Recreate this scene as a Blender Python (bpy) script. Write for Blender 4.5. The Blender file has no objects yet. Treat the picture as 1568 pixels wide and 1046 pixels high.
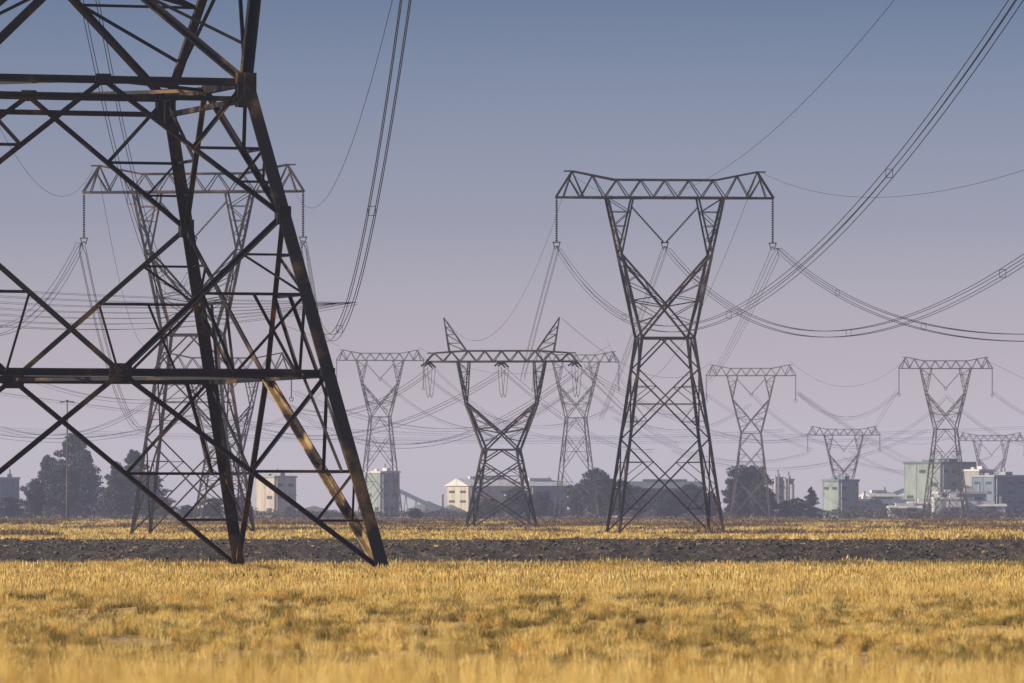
import bpy, math, random
import numpy as np
from mathutils import Vector, Matrix, noise
random.seed(7)
F=250/36*1568.0; HZ=778.0; CX=784.0; ZC=2.7
S=bpy.context.scene
col=S.collection
def lerp(a,b,t): return a+(b-a)*t
def sst(a,b,x):
    t=min(1,max(0,(x-a)/(b-a))); return t*t*(3-2*t)
def terr(x,y):
    z=1.5*math.exp(-((y-27)/9.0)**2)
    n=noise.noise(Vector((x*0.045,y*0.05,0)))
    n2=noise.noise(Vector((x*0.22,y*0.2,4)))
    k=sst(55,110,y)*(1-sst(900,1300,y))
    z+=k*(0.13*n+0.06*n2)-.32*sst(60,105,y)
    mz=sst(112,130,y)*(1-sst(215,245,y))
    if mz>0: z+=mz*(.24*noise.noise(Vector((x*.16,y*.11,21)))+.13*noise.noise(Vector((x*.8,y*.35,23))))
    if 330<y<700:
        b=sst(337+2*n2,358+3*n,y)*(1-sst(365,690,y))
        z+=b*(1.05+0.12*n)
        z+=sst(338,345,y)*(1-sst(640,690,y))*(0.2*noise.noise(Vector((x*1.1,y*0.12,9)))+.1*noise.noise(Vector((x*2.6,y*0.3,19))))
    if y>700 :
        z+=(sst(1050,1150,y)*(1-sst(1300,1600,y)))*(0.25+0.35*noise.noise(Vector((x*0.03,y*0.004,2))))
    return z
# ---------- materials
def newmat(name):
    m=bpy.data.materials.new(name); m.use_nodes=True
    nt=m.node_tree; b=nt.nodes['Principled BSDF']
    return m,nt,b
def ramp(nt,fac,stops):
    r=nt.nodes.new('ShaderNodeValToRGB'); e=r.color_ramp.elements
    while len(e)<len(stops): e.new(0.5)
    for i,(p,c) in enumerate(stops):
        e[i].position=p; e[i].color=(c[0],c[1],c[2],1)
    nt.links.new(fac,r.inputs[0]); return r.outputs[0]
def nz(nt,scale,detail=4,vec=None,rough=0.6):
    n=nt.nodes.new('ShaderNodeTexNoise'); n.inputs['Scale'].default_value=scale; n.inputs['Detail'].default_value=detail
    n.inputs['Roughness'].default_value=rough
    if vec is not None: nt.links.new(vec,n.inputs['Vector'])
    return n.outputs['Fac']
def simple(name,c1,c2,scale,rough=0.8,metal=0.0,lo=0.4,hi=0.6):
    m,nt,b=newmat(name)
    g=nt.nodes.new('ShaderNodeNewGeometry')
    f=nz(nt,scale,4,g.outputs['Position'])
    nt.links.new(ramp(nt,f,[(lo,c1),(hi,c2)]),b.inputs['Base Color'])
    b.inputs['Roughness'].default_value=rough; b.inputs['Metallic'].default_value=metal
    return m
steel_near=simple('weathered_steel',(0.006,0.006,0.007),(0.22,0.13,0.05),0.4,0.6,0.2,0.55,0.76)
steel_lit=simple('brace_painted_sunlit',(0.03,0.02,0.015),(0.42,0.29,0.14),0.7,0.5,0.2,.42,.62)  # pale bronze base colour imitates sunlight on a single brace
steel=simple('galvanised_steel_dark',(0.010,0.010,0.012),(0.15,0.085,0.04),0.22,0.6,0.1,0.52,0.75)
steel_far=simple('galvanised_steel',(0.045,0.04,0.045),(0.12,0.09,0.07),0.1,0.6,0.1)
insul=simple('insulator_glass',(0.012,0.015,0.02),(0.03,0.03,0.035),2,0.25)
wire_m=simple('conductor_wire',(0.015,0.015,0.017),(0.03,0.03,0.033),0.5,0.6,0.1)
# ---------- mesh builder
class MB:
    def __init__(s): s.v=[];s.f=[];s.m=[]
    def beam(s,p,q,w,mi=0,L=False):
        p=Vector(p);q=Vector(q);d=q-p
        if d.length<1e-5: return
        d.normalize()
        up=Vector((0,0,1)) if abs(d.z)<0.95 else Vector((0,1,0))
        a=d.cross(up).normalized(); b=a.cross(d).normalized()
        h=w/2
        if L:
            t=w*0.22
            pr=[(-h,-h),(h,-h),(h,-h+t),(-h+t,-h+t),(-h+t,h),(-h,h)]
        else: pr=[(-h,-h),(h,-h),(h,h),(-h,h)]
        n=len(pr);i0=len(s.v)
        for e in (p,q):
            for (x,y) in pr: s.v.append(tuple(e+a*x+b*y))
        for i in range(n):
            j=(i+1)%n; s.f.append((i0+i,i0+j,i0+n+j,i0+n+i)); s.m.append(mi)
        s.f.append(tuple(i0+i for i in range(n))[::-1]); s.m.append(mi)
        s.f.append(tuple(i0+n+i for i in range(n))); s.m.append(mi)
    def box(s,c,sx,sy,sz,rz=0,mi=0):
        M=Matrix.Rotation(rz,3,'Z'); i0=len(s.v)
        for x in(-1,1):
            for y in(-1,1):
                for z in(-1,1):
                    s.v.append(tuple(Vector(c)+M@Vector((x*sx/2,y*sy/2,z*sz/2))))
        for f in((0,1,3,2),(4,6,7,5),(0,4,5,1),(2,3,7,6),(0,2,6,4),(1,5,7,3)):
            s.f.append(tuple(i0+k for k in f)); s.m.append(mi)
    def lathe(s,p,q,prof,mi=0,n=8):
        p=Vector(p);q=Vector(q);d=(q-p).normalized()
        up=Vector((0,0,1)) if abs(d.z)<0.95 else Vector((0,1,0))
        a=d.cross(up).normalized(); b=a.cross(d)
        i0=len(s.v)
        for (t,r) in prof:
            c=p.lerp(q,t)
            for k in range(n):
                an=2*math.pi*k/n
                s.v.append(tuple(c+a*(r*math.cos(an))+b*(r*math.sin(an))))
        for i in range(len(prof)-1):
            for k in range(n):
                k2=(k+1)%n
                s.f.append((i0+i*n+k,i0+i*n+k2,i0+(i+1)*n+k2,i0+(i+1)*n+k)); s.m.append(mi)
    def mesh(s,name,mats,smooth=False):
        me=bpy.data.meshes.new(name); me.from_pydata(s.v,[],s.f)
        for m in mats: me.materials.append(m)
        me.polygons.foreach_set('material_index',s.m)
        if smooth: me.polygons.foreach_set('use_smooth',[True]*len(s.f))
        me.update(); return me
def obj(name,me,loc=(0,0,0),rz=0,parent=None,sc=None):
    o=bpy.data.objects.new(name,me); o.location=loc; o.rotation_euler=(0,0,rz)
    if sc is not None: o.scale=sc
    col.objects.link(o)
    if parent: o.parent=parent
    return o
# ---------- towers
def string(B,p,q,r=0.17,n=16,mi=1):
    prof=[]
    for i in range(n):
        t=i/n; prof+=[(t,0.05),(t+0.25/n,r),(t+0.5/n,r*0.9),(t+0.75/n,0.05)]
    prof.append((1,0.05))
    B.lathe(p,q,prof,mi,8)
def zig(B,a0,a1,b0,b1,n,w,L=False,rungs=False):
    a0,a1,b0,b1=map(Vector,(a0,a1,b0,b1))
    for i in range(n):
        t0=i/n;t1=(i+1)/n
        if i%2==0: B.beam(a0.lerp(a1,t0),b0.lerp(b1,t1),w,0,L)
        else: B.beam(b0.lerp(b1,t0),a0.lerp(a1,t1),w,0,L)
        if rungs and i>0: B.beam(a0.lerp(a1,t0),b0.lerp(b1,t0),w,0,L)
def make_tower(base,waist,H,style='x',lw=0.30,dw=0.15,sw=0.085,L=False,hs=1.0,
               K=(5.1,9.4,1.9),O=(6.6,15.8,1.15),I=(3.7,),C=(3.55,),tip=12.35,top=2.0,pk=(10.5,2.95),strings=True,sl=5.0):
    B=MB()
    def hw(h): return lerp(base,waist,h/H)
    def corner(h,k):
        a=hw(h); sx,sy=[(1,-1),(1,1),(-1,1),(-1,-1)][k%4]
        return Vector((sx*a,sy*a,h))
    for k in range(4):
        B.beam(corner(-0.9,k),corner(H,k),lw,0,L)
        B.box(corner(-0.55,k),1.0,1.0,0.7,0,2)
    for k in range(4):
        Lf=lambda h:corner(h,k)
        Rf=lambda h:corner(h,k+1)
        Mf=lambda h:(Lf(h)+Rf(h))/2
        if style=='x':
            h1,h2,h3=.48*H,.66*H,.84*H
            B.beam(Lf(0),Rf(h1),dw,0,L);B.beam(Rf(0),Lf(h1),dw,0,L)
            B.beam(Lf(h1),Rf(h3),dw,0,L);B.beam(Rf(h1),Lf(h3),dw,0,L)
            B.beam(Lf(h2),Rf(h2),sw,0,L)
            B.beam(Lf(h3),Mf(H),dw,0,L);B.beam(Rf(h3),Mf(H),dw,0,L)
            B.beam(Lf(H),Rf(H),dw*1.4,0,L)
            for A,Z in((Lf,Rf),(Rf,Lf)):
                for (ha,hb,hm) in((0,h1,.25),(0,h1,.75),(h1,h3,.25),(h1,h3,.75)):
                    hh=lerp(ha,hb,hm)
                    if hm<.5: P=A(ha).lerp(Z(hb),hm)
                    else: P=A(hb).lerp(Z(ha),1-hm)
                    B.beam(A(hh),P,sw,0,L)
                    B.beam(A(lerp(ha,hb,.5)),P,sw,0,L)
        else:
            hr=.40*H;hn=.725*H
            B.beam(Lf(hr),Rf(hr),dw*1.5,0,L);B.beam(Lf(H),Rf(H),dw*1.5,0,L)
            B.beam(Lf(H-.75),Rf(H-.75),dw*1.0,0,L)
            for A in(Lf,Rf):
                B.beam(Mf(hr),A(0),dw*(1.5 if (k==0 and A is Lf) else 1),3 if (k==0 and A is Lf) else 0,L)  # the wider brace gets the steel with sunlight put into its colour
                B.beam(Mf(hr),A(hn),dw,0,L);B.beam(Mf(H),A(hn),dw,0,L)
                m=(Mf(hr)+A(0))/2
                B.beam(m,A(m.z),sw,0,L);B.beam(m,A(hr),sw*1.2,0,L)
                q=A(m.z).lerp(m,.12);B.beam(q,A(hr).lerp(Mf(hr),.12),sw,0,L)
                m1=(m+A(0))/2;B.beam(m1,A(m1.z),sw*.8,0,L);B.beam(m1,A(m.z),sw*.8,0,L)
                m2=(Mf(hr)+A(hn))/2
                B.beam(m2,A(m2.z),sw,0,L);B.beam(m2,A(hr).lerp(Mf(hr),.45),sw,0,L)
                B.beam(A(m2.z),A(hr).lerp(Mf(hr),.45),sw,0,L)
                B.beam(A(m2.z).lerp(m2,.5),A(hr).lerp(Mf(hr),.15),sw,0,L)
                m4=(m2+A(hn))/2;B.beam(m4,A(m4.z),sw*.8,0,L);B.beam(m4,A(m2.z),sw*.8,0,L)
                m3=(Mf(H)+A(hn))/2
                B.beam(m3,A(m3.z),sw,0,L);B.beam(m3,A(H),sw*1.3,0,L)
                m5=(m3+A(hn))/2;B.beam(m5,A(m5.z),sw*.8,0,L);B.beam(m5,A(m3.z),sw*.8,0,L)
            ax=(Rf(0)-Lf(0)).normalized()
            rz=math.atan2(ax.y,ax.x)
            B.box(Mf(hr),1.0,.12,.8,rz);B.box(Mf(H),.7,.12,.5,rz)
            for A in (Lf,Rf):
                B.box(A(H-.35)+ax*(0.1 if A is Lf else -.1),.85,.5,1.5,rz)
                B.box(A(hn),.62,.5,.8,rz);B.box(A(hr),.6,.46,.5,rz)
            M1=Mf(hr);M2=(corner(hr,k+1)+corner(hr,k+2))/2;B.beam(M1,M2,sw*1.2,0,L)
            M1=Mf(H);M2=(corner(H,k+1)+corner(H,k+2))/2;B.beam(M1,M2,sw*1.2,0,L)
    hk=H+K[1]*hs;hb=H+O[1]*hs;hc=H+C[0]*hs
    ht=hb+top*hs
    def yb(x):
        ax=abs(x)
        return O[2] if ax<O[0] else lerp(O[2],0.25,(ax-O[0])/(tip-O[0]))
    for d in(1,-1):
        for s in(1,-1):
            W=Vector((s*waist,d*waist,H));Kp=Vector((s*K[0],d*K[2],hk))
            Op=Vector((s*O[0],d*O[2],hb));Ip=Vector((s*I[0],d*O[2],hb));Cp=Vector((0,d*lerp(waist,K[2],C[0]/K[1]),hc))
            B.beam(W,Kp,lw*.9,0,L);B.beam(Kp,Op,lw*.8,0,L);B.beam(Kp,Ip,lw*.6,0,L)
            B.beam(Kp,Cp,lw*.75,0,L);B.beam(Cp,W,lw*.7,0,L)
            m=W.lerp(Kp,.45);B.beam(m,Cp,sw*1.3,0,L)
            zig(B,W.lerp(Kp,.18),m,W.lerp(Cp,.4),Cp,2,sw,L)
            zig(B,m,Kp,Cp,Kp,5,sw,L)
            zig(B,Kp,Op,Kp,Ip,4,sw,L,True)
        xs=[-tip,-O[0],O[0],tip]
        for a,b in zip(xs[:-1],xs[1:]):
            B.beam((a,d*yb(a),hb),(b,d*yb(b),hb),dw*1.5,0,L)
        xt=[-tip,-pk[0],-O[0]*.87,O[0]*.87,pk[0],tip]
        zt=[hb,hb+pk[1]*hs,ht,ht,hb+pk[1]*hs,hb]
        yt=[.25,.2,O[2]*.6,O[2]*.6,.2,.25]
        P=[Vector((a,d*c,b)) for a,b,c in zip(xt,zt,yt)]
        for a,b in zip(P[:-1],P[1:]): B.beam(a,b,dw*1.3,0,L)
        def topz(x):
            for i in range(5):
                if xt[i]<=x<=xt[i+1]: return P[i].lerp(P[i+1],(x-xt[i])/(xt[i+1]-xt[i]))
        n=18
        st=[lerp(-tip+.05,tip-.05,i/n) for i in range(n+1)]
        for i in range(n):
            a,b=st[i],st[i+1]
            if i%2: B.beam(topz(a),(b,d*yb(b),hb),sw*1.3,0,L)
            else: B.beam((a,d*yb(a),hb),topz(b),sw*1.3,0,L)
        for s in(1,-1):
            x=s*pk[0]; B.beam((x-s*1.3,d*yb(x),hb),topz(x),sw*1.2,0,L)
            B.beam((s*(pk[0]+1.0),d*yb(x),hb),topz(x),sw*1.2,0,L)
    for s in (1,-1):
        B.beam((s*pk[0],0,hb+pk[1]*hs),(s*(pk[0]+.95),0,hb+pk[1]*hs),dw)
    n=14
    for i in range(n+1):
        x=lerp(-tip+.3,tip-.3,i/n)
        B.beam((x,-yb(x),hb),(x,yb(x),hb),sw)
        if i<n:
            x2=lerp(-tip+.3,tip-.3,(i+1)/n);B.beam((x,-yb(x)*(-1)**i,hb),(x2,yb(x2)*(-1)**i,hb),sw)
    for s in(1,-1):
        W0,W1=Vector((s*waist,-waist,H)),Vector((s*waist,waist,H))
        K0,K1=Vector((s*K[0],-K[2],hk)),Vector((s*K[0],K[2],hk))
        O0,O1=Vector((s*O[0],-O[2],hb)),Vector((s*O[0],O[2],hb))
        B.beam(W0,K1,sw*1.4,0,L);B.beam(W1,K0,sw*1.4,0,L)
        B.beam(K0,K1,sw*1.3,0,L);zig(B,K0,O0,K1,O1,4,sw,L)
        C0,C1=Vector((0,-2,hc)),Vector((0,2,hc))
        zig(B,C0,K0,C1,K1,4,sw,L)
    B.beam((0,-2,hc),(0,2,hc),sw)
    att=[]
    if strings:
        for s in(1,-1):
            B.beam((s*(tip-.1),0,hb),(s*(tip-.1),0,hb-.4),.12)
            string(B,(s*(tip-.1),0,hb-.35),(s*(tip-.1),0,hb-sl),.16,18)
            att.append((s*(tip-.1),0,hb-sl-.4))
            string(B,(s*I[0],0,hb-1.1),(s*.15,0,hb-5.0*hs),.14,20)
            B.beam((s*I[0],0,hb-1.1),(s*I[0],0,hb),.1)
        att.append((0,0,hb-5*hs-.4))
        for a in att:
            B.beam(Vector(a)+Vector((-.45,0,.35)),Vector(a)+Vector((.45,0,.35)),.12)
            for dx in(-.4,.4):
                B.beam(Vector(a)+Vector((dx,0,.35)),Vector(a)+Vector((dx*.4,0,-.4)),.09)
            B.beam(Vector(a)+Vector((0,-.8,-.1)),Vector(a)+Vector((0,.8,-.1)),.1)
    return B,hb
concrete=simple('footing_concrete',(.12,.11,.1),(.2,.18,.15),1)
def P2W(px,py,D): return Vector(((px-CX)/F*D,D,ZC+(HZ-py)/F*D))
B,_=make_tower(5.85,2.95,21.8,lw=.33,dw=.16,sw=.08)
me_std=B.mesh('lattice_tower_mesh',[steel,insul,concrete])
B,_=make_tower(5.6,2.7,28.2,lw=.28,dw=.15,sw=.09,sl=7.6)
me_tall=B.mesh('tall_lattice_tower_mesh',[steel_far,insul,concrete])
B,_=make_tower(5.4,2.7,23.2,lw=.28,dw=.15,sw=.09,sl=6.6)
me_mid=B.mesh('mid_lattice_tower_mesh',[steel_far,insul,concrete])
B,_=make_tower(4.6,2.8,11.5,lw=.28,dw=.15,sw=.09)
me_short=B.mesh('short_lattice_tower_mesh',[steel_far,insul,concrete])
B,_=make_tower(11.3,6.5,21.5,style='d',lw=.56,dw=.23,sw=.13,L=True,K=(8.6,9.0,2.6),O=(10.5,17.5,1.5),I=(6.5,),C=(5.8,),tip=17,pk=(15,3.2),top=2.4)
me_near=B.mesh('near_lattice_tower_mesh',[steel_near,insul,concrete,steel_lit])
B,hb=make_tower(4.5,2.4,10.9,K=(5.0,6.6,1.4),O=(6.2,12.4,1.0),I=(4.6,),C=(2.3,),tip=10.7,pk=(9.6,1.2),top=1.5,strings=False,lw=.3,dw=.18,sw=.09)
for s in(1,-1):
    tp=Vector((s*8.2,0,hb+6.2))
    bs=[Vector((s*x,y,hb+1.4)) for x in(4.9,7.4) for y in(-.7,.7)]
    for b in bs: B.beam(b,tp,.14)
    for t in(.25,.5,.72):
        q=[b.lerp(tp,t) for b in bs]
        for i,j in((0,1),(1,3),(3,2),(2,0)): B.beam(q[i],q[j],.08)
    for t0,t1 in((0,.25),(.25,.5),(.5,.72)):
        B.beam(bs[0].lerp(tp,t0),bs[2].lerp(tp,t1),.08);B.beam(bs[1].lerp(tp,t0),bs[3].lerp(tp,t1),.08)
for x in(-10.4,0,10.4):
    for d in(1,-1):
        for o in(-.25,.25):
            string(B,(x+o,d*.4,hb-.1),(x+o+.2*d,d*4.2,hb-.7),.13,14)
    for o in(0,.45):
        pts=[Vector((x+o,4.2-8.4*t,hb-.7-4.3*4*t*(1-t))) for t in[i/14 for i in range(15)]]
        for a,b in zip(pts[:-1],pts[1:]): B.beam(a,b,.055)
    B.beam((x,-1,hb-.12),(x,1,hb-.12),.5)
me_ten=B.mesh('tension_tower_mesh',[steel,insul,concrete])
def place(me,px,D,rz,name='transmission_tower'):
    x=(px-CX)/F*D
    return obj(name,me,(x,D,0.0),math.radians(rz))
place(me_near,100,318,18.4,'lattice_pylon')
place(me_std,1018,800,6)
place(me_std,296,785,-7)
place(me_tall,582,1990,9);place(me_tall,882,2010,8)
place(me_mid,1150,1950,-5);place(me_mid,1448,1850,5)
place(me_short,1292,2400,4);place(me_short,1518,2600,8);place(me_short,342,1260,12)
place(me_ten,768,1000,-7,'tension_tower')
# ---------- wires
def tube(B,pts,r):
    n=len(pts);i0=len(B.v)
    for i,p in enumerate(pts):
        d=(pts[min(n-1,i+1)]-pts[max(0,i-1)]).normalized()
        a=d.cross(Vector((0,0,1))).normalized();b=a.cross(d)
        for k in range(4):
            an=math.pi/2*k+.3;B.v.append(tuple(p+a*(r*math.cos(an))+b*(r*math.sin(an))))
    for i in range(n-1):
        for k in range(4):
            k2=(k+1)%4;B.f.append((i0+i*4+k,i0+i*4+k2,i0+i*4+4+k2,i0+i*4+4+k));B.m.append(0)
def wire(pts,D0,D1,n=4,sp=.45,r=.032,ext=0.0,sph=None,spacers=0,pin=True,name='power_line'):
    x0,x1=pts[0][0],pts[-1][0]
    X0=(x0-CX)/F*D0;X1=(x1-CX)/F*D1;dX=X1-X0;dY=D1-D0
    T=[];Z=[];Wt=[]
    for i,(px,py) in enumerate(pts):
        u=(px-CX)/F;t=(u*D0-X0)/(dX-u*dY);Y=D0+t*dY
        T.append(t);Z.append(ZC+(HZ-py)/F*Y);Wt.append(30 if (i==0 and pin) else 1.0*(500/Y))
    deg=2 if len(pts)>2 else 1
    c=np.polyfit(T,Z,deg,w=Wt)
    offs={1:[(0,0)],2:[(-.5,0),(.5,0)],3:[(-.5,.3),(.5,.3),(0,-.5)],4:[(-.5,-.5),(.5,-.5),(.5,.5),(-.5,.5)]}[n]
    sph=sp if sph is None else sph
    hd=Vector((dX,dY,0)).normalized();sd=Vector((hd.y,-hd.x,0))
    N=70;B=MB()
    base=[]
    for i in range(N+1):
        t=lerp(0,1+ext,i/N);base.append(Vector((X0+t*dX,D0+t*dY,float(np.polyval(c,t)))))
    for a,b in offs:
        pp=[p+sd*(a*sph)+Vector((0,0,b*sp)) for p in base]
        if pin: pp[0]=base[0]
        tube(B,pp,r)
    if spacers and n==4:
        for k in range(1,spacers+1):
            p=base[int(N*k/(spacers+1))]
            q=[p+sd*(a*sph)+Vector((0,0,b*sp)) for a,b in offs]
            for i in range(4): B.beam(q[i],q[(i+1)%4],r*1.3)
    obj(name,B.mesh('conductors',[wire_m]))
wire([(853,378),(900,445),(960,487),(1050,507),(1140,473),(1230,405),(1310,320),(1375,243),(1450,150),(1560,0)],800,350,4,.5,.026,.15,sph=.4,spacers=3)
wire([(1019,378),(1080,440),(1145,480),(1245,515),(1385,492),(1480,450),(1568,397)],800,450,4,.5,.028,.3,sph=.4,spacers=3)
wire([(1190,380),(1250,428),(1350,480),(1450,508),(1568,517)],800,500,4,.5,.028,.4,sph=.4,spacers=3)
wire([(1165,264),(1250,293),(1345,302),(1450,292),(1568,260)],800,480,1,0,.018,.3)
wire([(873,264),(975,306),(1075,273),(1150,228),(1215,175),(1290,100),(1365,0)],800,400,1,0,.018,.2,pin=False)
wire([(853,378),(836,440),(815,520),(800,580)],800,1000,4,.5,.028)
wire([(1019,378),(985,470),(950,570),(920,640)],800,1150,4,.5,.028)
wire([(1190,380),(1150,470),(1110,545),(1083,585)],800,1900,4,.9,.034)
wire([(873,264),(820,400),(780,490),(740,525),(685,490)],800,1000,1,0,.022)
wire([(1160,264),(1130,350),(1100,430),(1060,510),(980,560),(930,530)],800,2000,1,0,.03)
wire([(464,372),(478,440),(497,492),(520,492),(545,440),(575,330),(592,220),(606,100),(616,0)],785,360,4,.55,.028,.12,sph=.45,spacers=3)
wire([(440,260),(465,302),(500,303),(530,250),(570,120),(600,0)],785,380,1,0,.018,.1)
wire([(293,420),(250,440),(225,380),(200,270),(165,130),(135,0)],785,360,4,.8,.024,.12,spacers=2)
wire([(124,372),(100,420),(60,475),(0,502),(-60,500)],785,600,4,.7,.028,.2)
wire([(124,372),(140,440),(155,520),(185,610),(230,650)],785,1300,4,.7,.034)
wire([(464,372),(478,450),(492,540),(500,600)],785,1100,4,.7,.03)
wire([(143,258),(120,302),(80,295),(40,255),(0,200)],785,500,1,0,.018,.2)
wire([(150,258),(165,360),(190,450),(230,530)],785,1250,1,0,.024)
for a in (440,449,458,467,476,485):
    wire([(-60,a),(150,a+16),(350,(a+9)*.6+.4*466),(535,465)],335,350,2,.12,.008,0,1.2,pin=False)
wire([(-60,492),(60,506),(300,497),(535,467)],335,352,2,.2,.009,0,1.2,pin=False)
far=[([(0,600),(250,640),(520,655),(900,668),(1200,660)],2000,2200),
([(0,655),(300,668),(700,672),(1100,668),(1568,655)],2300,2300),
([(0,661),(400,676),(800,674),(1200,676),(1568,668)],2350,2350),
([(648,545),(700,600),(760,640),(830,665),(900,672)],1990,1990),
([(650,576),(720,620),(800,650),(870,655),(940,620)],1990,1960),
([(515,576),(480,610),(440,640),(380,655),(300,650)],1990,1900),
([(582,580),(640,625),(720,650),(800,655),(880,590)],1990,2010),
([(945,576),(985,610),(1040,645),(1083,602)],2010,1950),
([(880,580),(940,625),(1020,655),(1090,660),(1150,615)],2010,1950),
([(1222,602),(1270,640),(1320,665),(1350,690)],1950,2400),
([(1150,605),(1230,660),(1310,685),(1390,665),(1448,605)],1950,1850),
([(1222,602),(1300,640),(1375,600)],1950,1850),
([(1080,602),(1130,640),(1190,665),(1245,690)],1950,2400),
([(1520,600),(1545,620),(1568,633),(1620,650)],1850,1800),
([(1448,605),(1500,650),(1568,680)],1850,1800),
([(1375,600),(1340,650),(1310,700),(1270,745)],1850,2300),
([(1222,602),(1300,650),(1400,710),(1500,745)],1950,2600),
([(890,562),(960,610),(1060,650),(1150,672),(1240,665)],1000,2300),
([(890,562),(930,600),(980,650),(1040,680)],1000,1700),
([(770,562),(820,615),(900,660),(1000,690)],1000,1800),
([(660,562),(620,600),(560,625),(500,630),(400,600)],1000,1250),
([(770,562),(700,620),(620,650),(500,660),(342,640)],1000,1260),
([(880,562),(800,640),(700,668),(560,670),(440,625)],1000,1260),
([(450,600),(520,630),(640,650),(760,655),(882,592)],1260,2010),
([(245,600),(200,640),(120,660),(0,655)],1260,1300),
([(340,620),(240,655),(120,672),(0,668)],1260,1300),
([(0,560),(120,600),(240,618),(340,600)],1500,1260),
([(1350,690),(1400,712),(1440,708),(1475,690)],2400,2600),
([(1292,700),(1350,722),(1420,720),(1518,700)],2400,2600),
([(1240,690),(1180,712),(1100,700),(940,640)],2400,2010),
([(1030,690),(1150,720),(1300,700),(1420,660)],2200,1900),
([(1300,690),(1400,735),(1500,745),(1600,735)],2400,2500)]
for p,a,b in far:
    wire(p,a,b,3,.8,.034,0,.8,pin=False)
for p,a,b in [([(640,530),(760,575),(850,560),(935,530)],1990,2010),([(860,487),(960,560),(1090,553)],1000,1950),([(1210,553),(1300,592),(1385,552)],1950,1850),([(1510,552),(1568,580)],1850,1800),([(520,530),(480,515),(440,500)],1990,1300),([(1330,657),(1400,680),(1480,657)],2400,2600)]:
    wire(p,a,b,1,0,.035,0,0,pin=False)
# ---------- ground
ys=[-200,-60,-20];y=0
while y<110: ys.append(y);y+=2.2
while y<420: ys.append(y);y+=0.8
while y<720: ys.append(y);y+=2.5
while y<1800: ys.append(y);y+=12
while y<12000: ys.append(y);y*=1.12
us=[-1+2*i/160 for i in range(161)]
V=[];Fc=[]
nc=len(us)+4
for y in ys:
    hf=.1*max(y,0)+14
    xs=[-9000,-hf*3-200]+[u*hf for u in us]+[hf*3+200,9000]
    for i,x in enumerate(xs):
        V.append((x,y,terr(x,y)))
for j in range(len(ys)-1):
    for i in range(nc-1): Fc.append((j*nc+i,j*nc+i+1,(j+1)*nc+i+1,(j+1)*nc+i))
me=bpy.data.meshes.new('ground');me.from_pydata(V,[],Fc);me.polygons.foreach_set('use_smooth',[True]*len(Fc))
m,nt,b=newmat('field_soil_and_dry_grass')
N=nt.nodes;Lk=nt.links
g=N.new('ShaderNodeNewGeometry');sep=N.new('ShaderNodeSeparateXYZ');Lk.new(g.outputs['Position'],sep.inputs[0])
def math_(op,a,bv):
    n=N.new('ShaderNodeMath');n.operation=op
    for i,v in enumerate((a,bv)):
        if isinstance(v,(int,float)): n.inputs[i].default_value=v
        else: Lk.new(v,n.inputs[i])
    return n.outputs[0]
def mr(v,a,b_):
    n=N.new('ShaderNodeMapRange');n.inputs[1].default_value=a;n.inputs[2].default_value=b_;Lk.new(v,n.inputs[0]);return n.outputs[0]
def mix(f,a,b_):
    n=N.new('ShaderNodeMix');n.data_type='RGBA'
    Lk.new(f,n.inputs[0])
    for v,i in((a,6),(b_,7)):
        if isinstance(v,tuple): n.inputs[i].default_value=(*v,1)
        else: Lk.new(v,n.inputs[i])
    return n.outputs[2]
pos=g.outputs['Position']
n1=nz(nt,.15,5,pos);n2=nz(nt,2.5,6,pos);n3=nz(nt,.03,5,pos)
near=ramp(nt,n2,[(.3,(.26,.14,.045)),(.5,(.52,.33,.11)),(.7,(.68,.48,.19))])
mpd=N.new('ShaderNodeMapping');mpd.inputs['Scale'].default_value=(1,.12,1);Lk.new(pos,mpd.inputs[0])
n4=nz(nt,1.6,8,mpd.outputs[0],.75)
dark=ramp(nt,n4,[(.34,(.022,.016,.013)),(.5,(.06,.045,.036)),(.62,(.15,.115,.085)),(.72,(.30,.23,.15))])
farc=ramp(nt,n3,[(.38,(.20,.13,.07)),(.5,(.50,.36,.15)),(.62,(.62,.45,.2))])
yy=math_('ADD',sep.outputs[1],math_('MULTIPLY',math_('SUBTRACT',n1,.5),10))
yf=math_('ADD',sep.outputs[1],math_('MULTIPLY',math_('SUBTRACT',n3,.5),160))
c=mix(mr(yy,338,342),near,dark)
c=mix(mr(yf,620,690),c,farc)
c=mix(mr(yf,1080,1120),c,(.12,.08,.05))
c=mix(mr(yf,1350,1450),c,(.34,.24,.14))
Lk.new(c,b.inputs['Base Color']);b.inputs['Roughness'].default_value=.95
bp=N.new('ShaderNodeBump');bp.inputs['Strength'].default_value=.9;bp.inputs['Distance'].default_value=.25;Lk.new(n2,bp.inputs['Height']);Lk.new(bp.outputs[0],b.inputs['Normal'])
me.materials.append(m);obj('ground',me)
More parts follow.
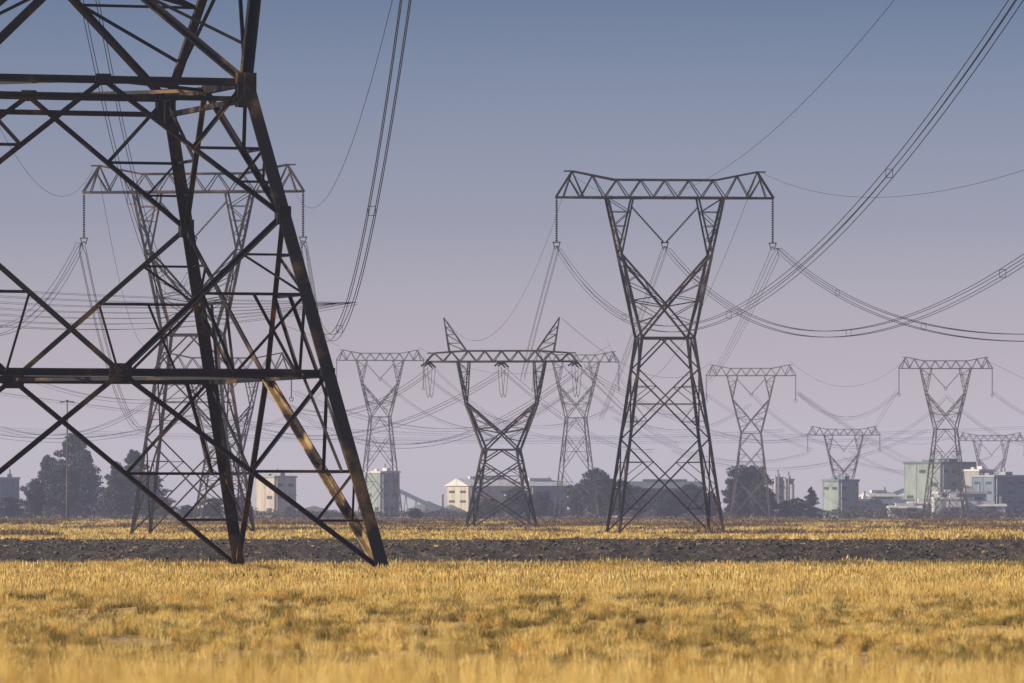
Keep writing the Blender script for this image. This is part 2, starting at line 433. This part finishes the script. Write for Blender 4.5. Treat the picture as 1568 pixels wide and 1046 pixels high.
# ---------- scatter helper
def scatter(name,points,scl,rot,coll_objs):
    c=bpy.data.collections.new(name+'_source')
    for o in coll_objs:
        if o.name in col.objects: col.objects.unlink(o)
        c.objects.link(o)
    me=bpy.data.meshes.new(name);me.from_pydata([tuple(p) for p in points],[],[])
    a=me.attributes.new('scl','FLOAT_VECTOR','POINT');a.data.foreach_set('vector',[v for s in scl for v in s])
    a=me.attributes.new('rot','FLOAT_VECTOR','POINT');a.data.foreach_set('vector',[v for s in rot for v in s])
    o=obj(name,me)
    ng=bpy.data.node_groups.new(name,'GeometryNodeTree')
    ng.interface.new_socket('Geometry',in_out='INPUT',socket_type='NodeSocketGeometry')
    ng.interface.new_socket('Geometry',in_out='OUTPUT',socket_type='NodeSocketGeometry')
    n=ng.nodes;l=ng.links
    gi=n.new('NodeGroupInput');go=n.new('NodeGroupOutput')
    iop=n.new('GeometryNodeInstanceOnPoints');ci=n.new('GeometryNodeCollectionInfo')
    ci.inputs['Collection'].default_value=c;ci.inputs['Separate Children'].default_value=True;ci.inputs['Reset Children'].default_value=True
    na=n.new('GeometryNodeInputNamedAttribute');na.data_type='FLOAT_VECTOR';na.inputs['Name'].default_value='scl'
    nb=n.new('GeometryNodeInputNamedAttribute');nb.data_type='FLOAT_VECTOR';nb.inputs['Name'].default_value='rot'
    m2p=n.new('GeometryNodeMeshToPoints')
    l.new(gi.outputs[0],m2p.inputs[0]);l.new(m2p.outputs[0],iop.inputs['Points']);l.new(ci.outputs[0],iop.inputs['Instance'])
    iop.inputs['Pick Instance'].default_value=True
    l.new(na.outputs['Attribute'],iop.inputs['Scale'])
    l.new(nb.outputs['Attribute'],iop.inputs['Rotation'])
    l.new(iop.outputs[0],go.inputs[0])
    md=o.modifiers.new('scatter','NODES');md.node_group=ng
    return o
def grass_mat(name,stops,transl=.3):
    m,nt,b=newmat(name)
    oi=nt.nodes.new('ShaderNodeObjectInfo')
    g=nt.nodes.new('ShaderNodeNewGeometry')
    f=nz(nt,.35,3,g.outputs['Position'])
    f2=nz(nt,9,2,g.outputs['Position'])
    def mm(op,a,bv):
        n=nt.nodes.new('ShaderNodeMath');n.operation=op
        for i,v in enumerate((a,bv)):
            if isinstance(v,(int,float)): n.inputs[i].default_value=v
            else: nt.links.new(v,n.inputs[i])
        return n.outputs[0]
    s=mm('ADD',mm('MULTIPLY',oi.outputs['Random'],.4),mm('ADD',mm('MULTIPLY',f,.5),mm('MULTIPLY',f2,.2)))
    c=ramp(nt,s,stops)
    nt.links.new(c,b.inputs['Base Color']);b.inputs['Roughness'].default_value=.55
    tr=nt.nodes.new('ShaderNodeBsdfTranslucent');nt.links.new(c,tr.inputs[0])
    mx=nt.nodes.new('ShaderNodeMixShader');mx.inputs[0].default_value=transl
    nt.links.new(b.outputs[0],mx.inputs[1]);nt.links.new(tr.outputs[0],mx.inputs[2])
    nt.links.new(mx.outputs[0],nt.nodes['Material Output'].inputs[0])
    return m
gm=grass_mat('dry_grass_blades',[(.3,(.58,.35,.08)),(.5,(.84,.58,.16)),(.75,(.94,.74,.30))])
gd=grass_mat('olive_grass_blades',[(.3,(.12,.09,.025)),(.5,(.28,.20,.045)),(.75,(.52,.36,.085))])
def tuft(nb,h,spread,w,mat,lean=.5,heads=True):
    v=[];f=[]
    for _ in range(nb):
        a=random.uniform(0,6.283);r=spread*math.sqrt(random.random())
        bx,by=r*math.cos(a),r*math.sin(a)
        hh=h*random.uniform(.5,1.1);a2=a+random.uniform(-.8,.8);ln=hh*lean*random.uniform(.1,1)
        fa=random.uniform(0,3.14);wx,wy=w*.5*math.cos(fa),w*.5*math.sin(fa)
        i=len(v)
        m1=(bx+.35*ln*math.cos(a2),by+.35*ln*math.sin(a2),hh*.6)
        t=(bx+ln*math.cos(a2),by+ln*math.sin(a2),hh)
        v+= [(bx-wx,by-wy,-.03),(bx+wx,by+wy,-.03),(m1[0]+wx*.9,m1[1]+wy*.9,m1[2]),(m1[0]-wx*.9,m1[1]-wy*.9,m1[2]),t]
        f+= [(i,i+1,i+2,i+3),(i+3,i+2,i+4)]
        if heads and random.random()<.35:
            i=len(v);q=w*1.3
            v+=[(t[0]-q*.5,t[1],t[2]-.09),(t[0]+q*.5,t[1],t[2]-.09),(t[0],t[1],t[2]+.05)];f.append((i,i+1,i+2))
    me=bpy.data.meshes.new('tuft');me.from_pydata(v,[],f);me.materials.append(mat);return me
def src(me,n): return obj(n,me)
fg_src=[src(tuft(46,.5,.16,.008,gm,.4),'stalk_a'),src(tuft(40,.42,.2,.008,gm,.6),'stalk_b'),src(tuft(30,.6,.2,.008,gm,.3),'stalk_c')]
near_src=[src(tuft(46,.42,.20,.013,gm),'tuft_a'),src(tuft(40,.36,.22,.013,gm,.8),'tuft_b'),src(tuft(52,.5,.17,.012,gm,.4),'tuft_c'),src(tuft(44,.4,.18,.013,gm,.6),'tuft_d'),src(tuft(40,.32,.2,.014,gd,.8),'tuft_e')]
ol_src=[src(tuft(90,.40,.30,.018,gd,.7,False),'olive_a'),src(tuft(80,.34,.34,.018,gd,.9,False),'olive_b')]
mid_src=[src(tuft(34,.42,.4,.03,gm,.6),'mid_a'),src(tuft(34,.38,.45,.03,gm,.8),'mid_b'),src(tuft(34,.4,.45,.03,gm,.7),'mid_c'),src(tuft(30,.4,.35,.03,gd,.7),'mid_d')]
far_src=[src(tuft(26,.5,.7,.09,gm,.7,False),'far_a'),src(tuft(26,.42,.8,.09,gm,.9,False),'far_b'),src(tuft(24,.5,.7,.09,gd,.8,False),'far_c')]
def nv(x,y,s,o): return noise.noise(Vector((x*s,y*s,o)))
P=[];Sc=[];R=[];Po=[];So=[];Ro=[]
def addp(L1,L2,L3,x,y,s,sz=None,dz=0):
    L1.append((x,y,terr(x,y)+dz));L2.append((s,s,s if sz is None else sz));L3.append((random.uniform(-.12,.12),random.uniform(-.12,.12),random.uniform(0,6.28)))
for _ in range(7000):
    y=random.uniform(13,42);x=random.uniform(-1,1)*(.085*y+1.5)
    s=random.uniform(.7,1.15)*(1+.55*nv(x,y,.6,1));addp(P,Sc,R,x,y,s)
scatter('verge_grass',P,Sc,R,fg_src)
P=[];Sc=[];R=[]
def bare(x,y):
    zone=sst(112,124,y)*(1-sst(200,235,y))
    return noise.noise(Vector((x*.4,y*.07,3)))+.8*noise.noise(Vector((x*1.4,y*.28,5))),zone
for _ in range(62000):
    y=math.sqrt(random.uniform(92**2,240**2));x=random.uniform(-1,1)*(.085*y+3)
    q,zone=bare(x,y)
    if zone>.2 and q<.05*zone-.1*(1-zone) and random.random()<.93: continue
    cl=nv(x,y*.6,1.7,31)
    if cl<-.08 and random.random()<.85*max(.35,zone): continue
    s=random.uniform(.6,1.0)*(1+1.1*cl);s=max(.3,s)*(1-.42*zone)
    addp(P,Sc,R,x,y,s,s)
for _ in range(34000):
    y=math.sqrt(random.uniform(98**2,245**2));x=random.uniform(-1,1)*(.085*y+3)
    q,zone=bare(x,y)
    e=nv(x*.8,y*.3,.7,13)+.8*nv(x,y,2.1,15)
    if e<.08 or (q<-.05 and random.random()<.6): continue
    addp(Po,So,Ro,x,y,random.uniform(.5,1.0)*(1+.5*e)*(1-.35*zone))
scatter('dry_grass',P,Sc,R,near_src)
scatter('olive_grass_tufts',Po,So,Ro,ol_src)
P=[];Sc=[];R=[]
for _ in range(34000):
    y=math.sqrt(random.uniform(228**2,341**2));x=random.uniform(-1,1)*(.085*y+4)
    q=nv(x,y,.3,7)
    addp(P,Sc,R,x,y,random.uniform(.6,1.1)*(1+.6*q+.4*nv(x,y,1.5,8)))
scatter('dry_grass_field',P,Sc,R,mid_src)
P=[];Sc=[];R=[]
for _ in range(26000):
    y=random.uniform(650,1500);x=random.uniform(-1,1)*(.085*y+10)
    q=nv(x,y*.4,.03,17)
    if 1050<y<1300 and random.random()<.5: continue
    addp(P,Sc,R,x,y,random.uniform(.6,1.2)*(1+.9*q))
for _ in range(500):
    y=345+random.random()**1.5*300;x=random.uniform(-1,1)*(.085*y+10)
    addp(P,Sc,R,x,y,random.uniform(.1,.25))
scatter('distant_dry_grass',P,Sc,R,far_src)
P=[];Sc=[];R=[]
br=grass_mat('brown_scrub_blades',[(.3,(.07,.045,.025)),(.5,(.16,.10,.05)),(.75,(.30,.19,.08))])
sc_src=[src(tuft(40,.6,.9,.11,br,.9,False),'scrub_a'),src(tuft(40,.5,1.1,.11,br,.9,False),'scrub_b')]
for _ in range(12000):
    y=random.uniform(760,1700);x=random.uniform(-1,1)*(.085*y+10)
    q=nv(x,y*.25,.05,27)
    if q<.08-.3*sst(950,1150,y): continue
    addp(P,Sc,R,x,y,random.uniform(.5,1.3)*(1+.5*q))
scatter('brown_scrub',P,Sc,R,sc_src)
clod=simple('dark_earth_clod',(.018,.014,.012),(.17,.13,.10),1.6,.95)
def rock(n):
    import bmesh
    bm=bmesh.new();bmesh.ops.create_icosphere(bm,subdivisions=2,radius=.3)
    for v in bm.verts: v.co*=1+.5*noise.noise(v.co*4+Vector((n*9,0,0)));v.co.z*=.6
    me=bpy.data.meshes.new('clod');bm.to_mesh(me);bm.free();me.materials.append(clod);return obj('clod_%d'%n,me)
rs=[rock(i) for i in range(3)]
P=[];Sc=[];R=[]
for _ in range(34000):
    y=340+random.random()**2.2*310;x=random.uniform(-1,1)*(.085*y+6)
    s=random.uniform(.1,.5)*random.uniform(.4,1.0);addp(P,Sc,R,x,y,s)
scatter('soil_clods',P,Sc,R,rs)
# ---------- trees
def leafmat(name,a,b_):
    m,nt,bs=newmat(name);g=nt.nodes.new('ShaderNodeNewGeometry')
    f=nz(nt,.5,3,g.outputs['Position'])
    nt.links.new(ramp(nt,f,[(.35,a),(.65,b_)]),bs.inputs['Base Color']);bs.inputs['Roughness'].default_value=.75
    return m
leaf=leafmat('conifer_foliage',(.010,.018,.016),(.04,.05,.03))
leaf2=leafmat('scrub_foliage',(.025,.024,.018),(.07,.06,.04))
bark=simple('bark',(.05,.04,.03),(.11,.09,.07),3)
def leaves(B,c,rad,n,sz,mi=1):
    for _ in range(n):
        d=Vector((random.gauss(0,1),random.gauss(0,1),random.gauss(0,1))).normalized()*(random.random()**.45)
        p=Vector(c)+Vector((d.x*rad[0],d.y*rad[1],d.z*rad[2]))
        u=Vector((random.gauss(0,1),random.gauss(0,1),random.gauss(0,1))).normalized();w=u.orthogonal().normalized()
        w=Matrix.Rotation(random.uniform(0,6.28),3,u)@w
        s=sz*random.uniform(.5,1.2);i=len(B.v)
        B.v+=[tuple(p-u*s*.5),tuple(p+w*s*.4),tuple(p+u*s*.5),tuple(p-w*s*.4)];B.f.append((i,i+1,i+2,i+3));B.m.append(mi)
def tree_mesh(kind,seed):
    random.seed(seed);B=MB()
    if kind=='cypress':
        B.lathe((0,0,-.2),(0,0,8),[(0,.3),(.5,.2),(1,.05)],0,6)
        for i in range(26):
            t=i/25;z=.8+9*t;r=1.9*(1-t)**.7*(.85+.3*random.random())+.15
            a=random.uniform(0,6.28)
            leaves(B,(.4*r*math.cos(a),.4*r*math.sin(a),z),(r*.75,r*.75,.7),160,.38)
    elif kind=='conifer':
        B.lathe((0,0,-.2),(0,0,8.5),[(0,.4),(.5,.25),(1,.05)],0,6)
        for i in range(40):
            t=(i+.5)/40;z=.7+9.0*t;r=(4.1*(1-t)**.6+.3)*(.5+.75*random.random())
            a=i*2.4+random.uniform(-.6,.6);rr=r*.65
            c=(rr*math.cos(a),rr*math.sin(a),z)
            B.lathe((0,0,z+.2),c,[(0,.1),(1,.03)],0,4)
            leaves(B,c,(r*.42+.25,r*.42+.25,.5),180,.38)
        leaves(B,(0,0,3.4),(1.7,1.7,3.0),800,.45)
    else:
        B.lathe((0,0,-.2),(.3,0,6.5),[(0,.42),(.3,.3),(.7,.18),(1,.07)],0,7)
        n=32
        for i in range(n):
            t=(i+.5)/n;z=1.2+8.0*t
            wid=3.9*math.sin(math.pi*(.15+.77*t))**.7*(.55+.75*random.random())
            a=i*2.4+random.uniform(-.5,.5);rr=wid*random.uniform(.4,.9)
            c=Vector((rr*math.cos(a),rr*math.sin(a),z))
            B.lathe((.2*t,0,max(.8,z-1.8)),c,[(0,.11),(1,.03)],0,4)
            s=random.uniform(.65,1.35);leaves(B,c,(s*1.15,s*1.15,s*.75),240,.4)
        leaves(B,(0,0,4.3),(2.3,2.3,3.4),1400,.48)
        leaves(B,(.3,0,9.2),(.8,.8,.8),160,.36)
    return B.mesh('tree',[bark,leaf])
tm=[tree_mesh('r',s) for s in(1,2,3,4,5)];cf=[tree_mesh('conifer',s) for s in(11,12,13)];cy=tree_mesh('cypress',9)
random.seed(22)
def tree(px0,px1,pyt,D=2100,kind=None):
    zb=terr((px0+px1)/2,D);x=((px0+px1)/2-CX)/F*D
    h=ZC+(HZ-pyt)/F*D-zb;w=(px1-px0)/F*D
    me={'c':cy,'f':random.choice(cf),None:random.choice(tm)}[kind]
    wr={'c':3.4,'f':7.6,None:8.0}[kind]
    obj({'c':'cypress_tree','f':'conifer_tree',None:'eucalyptus_tree'}[kind],me,(x,D,zb),random.uniform(0,6.28),None,(w/wr,w/wr,h/9.9))
for t in [(66,162,664,'f'),(40,107,698,'f'),(90,168,690,'f'),(30,75,734,None),(60,135,710,None),(150,205,708,'f'),(168,242,690,'f'),(200,264,722,'f'),(150,225,736,None),(-10,40,760,None),(228,270,760,None),
          (730,770,764,None),(762,818,746,None),(800,852,752,None),(716,748,772,None),(835,868,770,None),(858,908,740,None),(880,945,716,None),(900,952,726,None),(918,978,734,None),(950,1005,744,None),(985,1045,748,None),(1028,1092,740,None),(1010,1060,754,None),(1070,1107,754,None),
          (1100,1170,712,None),(1120,1188,712,None),(1105,1155,732,None),(1150,1197,746,None),(1140,1180,728,None),(1182,1226,766,None),(1203,1237,762,None),(1565,1600,760,None),(300,350,762,None),(345,388,760,None),(268,305,773,None),(620,650,778,None)]:
    tree(t[0],t[1],t[2],random.uniform(2020,2180),t[3])
tree(1226,1258,748,2100,kind='c')
B=MB()
x=-190
while x<190:
    D=2240+random.uniform(-30,30);h=random.uniform(1.2,2.8)*(1+.7*nv(x,0,.05,3));leaves(B,(x,D,h*.5),(2.4,2.4,max(.8,h*.6)),60,.7,0);x+=1.1
obj('distant_tree_line',B.mesh('scrub',[leaf2]))
B=MB();x=-140
while x<140:
    D=1650+random.uniform(-60,60);h=random.uniform(.5,1.3)*max(.2,1+1.4*nv(x,0,.06,8));leaves(B,(x,D,h*.4),(1.8,1.8,h*.6),36,.4,0);x+=.8
obj('roadside_scrub',B.mesh('scrub2',[leaf2]))
# ---------- buildings
def paint(name,c,var=.85):
    m,nt,b=newmat(name)
    g=nt.nodes.new('ShaderNodeTexCoord')
    mp=nt.nodes.new('ShaderNodeMapping');mp.inputs['Scale'].default_value=(1,1,.25);nt.links.new(g.outputs['Object'],mp.inputs[0])
    f=nz(nt,.6,5,mp.outputs[0])
    nt.links.new(ramp(nt,f,[(.35,tuple(x*var*.85 for x in c)),(.6,c)]),b.inputs['Base Color']);b.inputs['Roughness'].default_value=.7
    return m
cream=paint('cream_cladding',(.52,.46,.38));green=paint('grey_green_cladding',(.28,.33,.30));teal=paint('slate_cladding',(.13,.17,.18))
blue=paint('grey_blue_cladding',(.17,.22,.28));white=paint('white_roof',(.68,.66,.63));dgl=paint('dark_opening',(.05,.06,.07));gry=paint('grey_cladding',(.36,.36,.38))
def building(px,D,w,d,h,rz,wall,roofm,kind='flat',name='industrial_building',rows=3):
    x=(px-CX)/F*D
    e=bpy.data.objects.new(name,None);e.location=(x,D,terr(x,D));e.rotation_euler=(0,0,math.radians(rz));col.objects.link(e)
    def part(nm,B,mt): obj(nm,B.mesh(nm,mt),parent=e)
    B=MB();B.box((0,0,h/2-.3),w,d,h+.6)
    for i in range(int(w/4)+1):
        xx=-w/2+.2+i*(w-.4)/max(1,int(w/4))
        B.box((xx,-d/2-.06,h/2),.25,.12,h-.1);B.box((xx,d/2+.06,h/2),.25,.12,h-.1)
    for i in range(int(d/4)+1):
        yy=-d/2+.2+i*(d-.4)/max(1,int(d/4))
        B.box((-w/2-.06,yy,h/2),.12,.25,h-.1);B.box((w/2+.06,yy,h/2),.12,.25,h-.1)
    part('walls',B,[wall])
    B=MB()
    if kind=='flat':
        B.box((0,0,h+.35),w+.6,d+.6,.7)
        B.box((w*.2,0,h+1.2),w*.22,d*.3,1.1);B.box((-w*.25,d*.1,h+1.0),w*.12,d*.2,.7)
    else:
        i=len(B.v);o=.6
        B.v+=[(-w/2-o,-d/2-o,h+.02),(w/2+o,-d/2-o,h+.02),(w/2+o,d/2+o,h+.02),(-w/2-o,d/2+o,h+.02),(-w/2-o,0,h+d*.2),(w/2+o,0,h+d*.2)]
        B.f+=[(0,1,5,4),(2,3,4,5),(3,0,4),(1,2,5),(0,3,2,1)];B.m+=[0]*5
        B.box((0,0,h+d*.2+.3),w*.6,1.2,.9)
    part('roof',B,[roofm])
    B=MB()
    for r in range(rows):
        zz=h*(r+.6)/(rows+.2)
        nn=max(2,int(w/5))
        for i in range(nn):
            if random.random()<.4: continue
            B.box((-w/2+(i+.5)*w/nn,-d/2-.12,zz),w/nn*.5,.1,h*.09/ max(1,rows*.4))
        nn=max(2,int(d/5))
        for i in range(nn):
            if random.random()<.5: continue
            B.box((-w/2-.12,-d/2+(i+.5)*d/nn,zz),.1,d/nn*.5,h*.09/max(1,rows*.4))
    B.box((w*.2,-d/2-.13,1.6),3.2 if w>5 else 1.2,.14,3.6)
    part('windows_and_doors',B,[dgl])
    B=MB();B.beam((w/2-1,d/2-1,h),(w/2-1,d/2-1,h+3.2),.5);B.beam((-w/2+.8,-d/2-.5,0),(-w/2+.8,-d/2-.5,h+.6),.3)
    B.beam((-w/2,-d/2-.5,h*.55),(w/2,-d/2-.5,h*.55),.25)
    part('pipes',B,[gry]);return e
building(422,2400,10.5,9,13.2,48,cream,green,'flat')
building(586,2400,8.5,7.5,14.8,42,green,white,'flat')
building(744,2450,24,13,10.6,36,cream,white,'gable')
building(826,2500,17,10,10.8,40,blue,white,'gable')
building(800,2420,10,6,7,25,blue,gry,'flat')
building(1018,2450,26,12,9.8,12,teal,teal,'gable')
building(1190,2500,2.8,2.6,13.3,30,gry,gry,'flat','silo_tower');building(1206,2500,3.2,2.8,12.6,30,gry,gry,'flat','silo_tower')
building(1287,2300,9,7.5,11.6,42,green,blue,'flat')
building(1345,2350,10,7,6.8,30,green,white,'gable')
building(1318,2330,6,5,5.4,20,gry,white,'flat');building(1380,2350,10,6,5,14,cream,white,'gable')
building(1440,2350,20,15,17.6,50,green,teal,'flat',rows=4)
building(1530,2300,15,10,13,42,blue,gry,'flat',rows=4)
building(1498,2330,7,7,15,45,gry,white,'flat',rows=3)
building(1470,2280,16,5,7.6,14,gry,white,'flat');building(1562,2350,10,6,9,20,gry,white,'flat')
building(6,2300,8,6,12.3,30,blue,gry,'flat');building(28,2250,8,5,3,15,blue,white,'gable')
building(1425,2270,14,4,4.4,10,white,white,'gable');building(1500,2270,16,4,3.6,8,white,white,'gable');building(1385,2260,10,4,3,8,white,white,'gable');building(1450,2265,9,4,5.8,8,white,white,'flat')
building(958,2400,8,6,8,20,gry,white,'gable')
def conveyor(pa,pb,D):
    B=MB();a=P2W(*pa,D);b=P2W(*pb,D);B.beam(a,b,1.4)
    for t in(.15,.4,.65,.9):
        p=a.lerp(b,t);z=0
        B.beam((p.x-.8,p.y,z),(p.x,p.y,p.z),.3);B.beam((p.x+.8,p.y,z),(p.x,p.y,p.z),.3)
    obj('conveyor_gantry',B.mesh('conveyor',[blue]))
conveyor((612,752),(675,782),2380);conveyor((1310,778),(1400,745),2360);conveyor((1475,745),(1570,775),2320);conveyor((1400,768),(1330,768),2300)
orem=simple('ore',(.14,.14,.15),(.22,.21,.21),.8)
def heap(px,D,r,h):
    B=MB();x=(px-CX)/F*D
    B.lathe((x,D,-.4),(x,D,h),[(0,r),(.3,r*.78),(.6,r*.45),(.85,r*.15),(1,.05)],0,20)
    obj('ore_stockpile',B.mesh('heap',[orem]))
heap(655,2420,12,5.2);heap(690,2440,9,4.0);heap(1240,2420,10,3.6);heap(480,2420,14,3.5)
def stack(px,pyt,D,r):
    B=MB();x=(px-CX)/F*D;h=ZC+(HZ-pyt)/F*D
    B.lathe((x,D,-.4),(x,D,h),[(0,r*1.2),(.9,r),(.92,r*1.15),(1,r*1.1)],0,12);obj('chimney_stack',B.mesh('stack',[gry]))
stack(677,757,2420,.5);stack(1213,742,2480,.7);stack(1330,762,2350,.45);stack(1485,722,2340,.4)
B=MB();p=P2W(103,615,1500);B.lathe((p.x,p.y,-.4),p,[(0,.28),(1,.12)],0,8)
B.beam(p+Vector((-1.2,0,0)),p+Vector((1.2,0,0)),.18);B.box(p+Vector((-1.1,0,-.1)),.9,.5,.25);B.box(p+Vector((1.1,0,-.1)),.9,.5,.25);B.box(p+Vector((0,0,.15)),.6,.6,.4)
obj('street_lamp',B.mesh('lamp',[steel_far]))
# ---------- haze volume
B=MB();B.box((0,4900,54),12000,10400,112)
me=B.mesh('haze',[]);m=bpy.data.materials.new('horizon_haze');m.use_nodes=True;nt=m.node_tree
for n in list(nt.nodes): nt.nodes.remove(n)
o=nt.nodes.new('ShaderNodeOutputMaterial');ab=nt.nodes.new('ShaderNodeVolumeAbsorption');em=nt.nodes.new('ShaderNodeEmission');ad=nt.nodes.new('ShaderNodeAddShader')
DEN=.000085
ab.inputs[0].default_value=(0,0,0,1);ab.inputs[1].default_value=DEN
em.inputs[0].default_value=(.54,.53,.70,1);em.inputs[1].default_value=DEN
nt.links.new(ab.outputs[0],ad.inputs[0]);nt.links.new(em.outputs[0],ad.inputs[1]);nt.links.new(ad.outputs[0],o.inputs['Volume'])
me.materials.append(m);obj('haze',me)
# ---------- light
EL=26
sd=Vector((-.9,-.34,0)).normalized()*math.cos(math.radians(EL))+Vector((0,0,math.sin(math.radians(EL))))
L=bpy.data.lights.new('sun','SUN');L.energy=5;L.angle=math.radians(.5);L.color=(1,.87,.66)
so=bpy.data.objects.new('sun',L);so.rotation_euler=sd.to_track_quat('Z','Y').to_euler();col.objects.link(so)
W=bpy.data.worlds.new('World');S.world=W;W.use_nodes=True;nt=W.node_tree
bg=nt.nodes['Background'];sk=nt.nodes.new('ShaderNodeTexSky');sk.sky_type='NISHITA';sk.sun_disc=False
sk.sun_elevation=math.radians(EL);sk.sun_rotation=math.atan2(sd.x,sd.y);sk.dust_density=1.5
tc=nt.nodes.new('ShaderNodeTexCoord');sp=nt.nodes.new('ShaderNodeSeparateXYZ');nt.links.new(tc.outputs['Generated'],sp.inputs[0])
r=ramp(nt,sp.outputs[2],[(0,(.96,.82,.90)),(.02,(.53,.46,.64)),(.04,(.27,.27,.43)),(.075,(.085,.122,.225)),(.35,(.19,.22,.28))])
vs=nt.nodes.new('ShaderNodeVectorMath');vs.operation='SCALE';vs.inputs['Scale'].default_value=2.0
nt.links.new(r,vs.inputs[0])
mx=nt.nodes.new('ShaderNodeMix');mx.data_type='RGBA';mx.blend_type='MULTIPLY';mx.inputs[0].default_value=1
nt.links.new(sk.outputs[0],mx.inputs[6]);nt.links.new(vs.outputs[0],mx.inputs[7]);nt.links.new(mx.outputs[2],bg.inputs[0]);bg.inputs[1].default_value=.15
# ---------- camera
c=bpy.data.cameras.new('camera');c.lens=250;c.sensor_width=36;c.clip_end=20000;c.clip_start=1;c.shift_y=(HZ-523)/1568
c.dof.use_dof=True;c.dof.focus_distance=420;c.dof.aperture_fstop=4.5
co=bpy.data.objects.new('camera',c);co.location=(0,0,ZC);co.rotation_euler=(math.pi/2,0,0);col.objects.link(co);S.camera=co
S.view_settings.view_transform='Standard';S.view_settings.look='None';S.view_settings.exposure=0
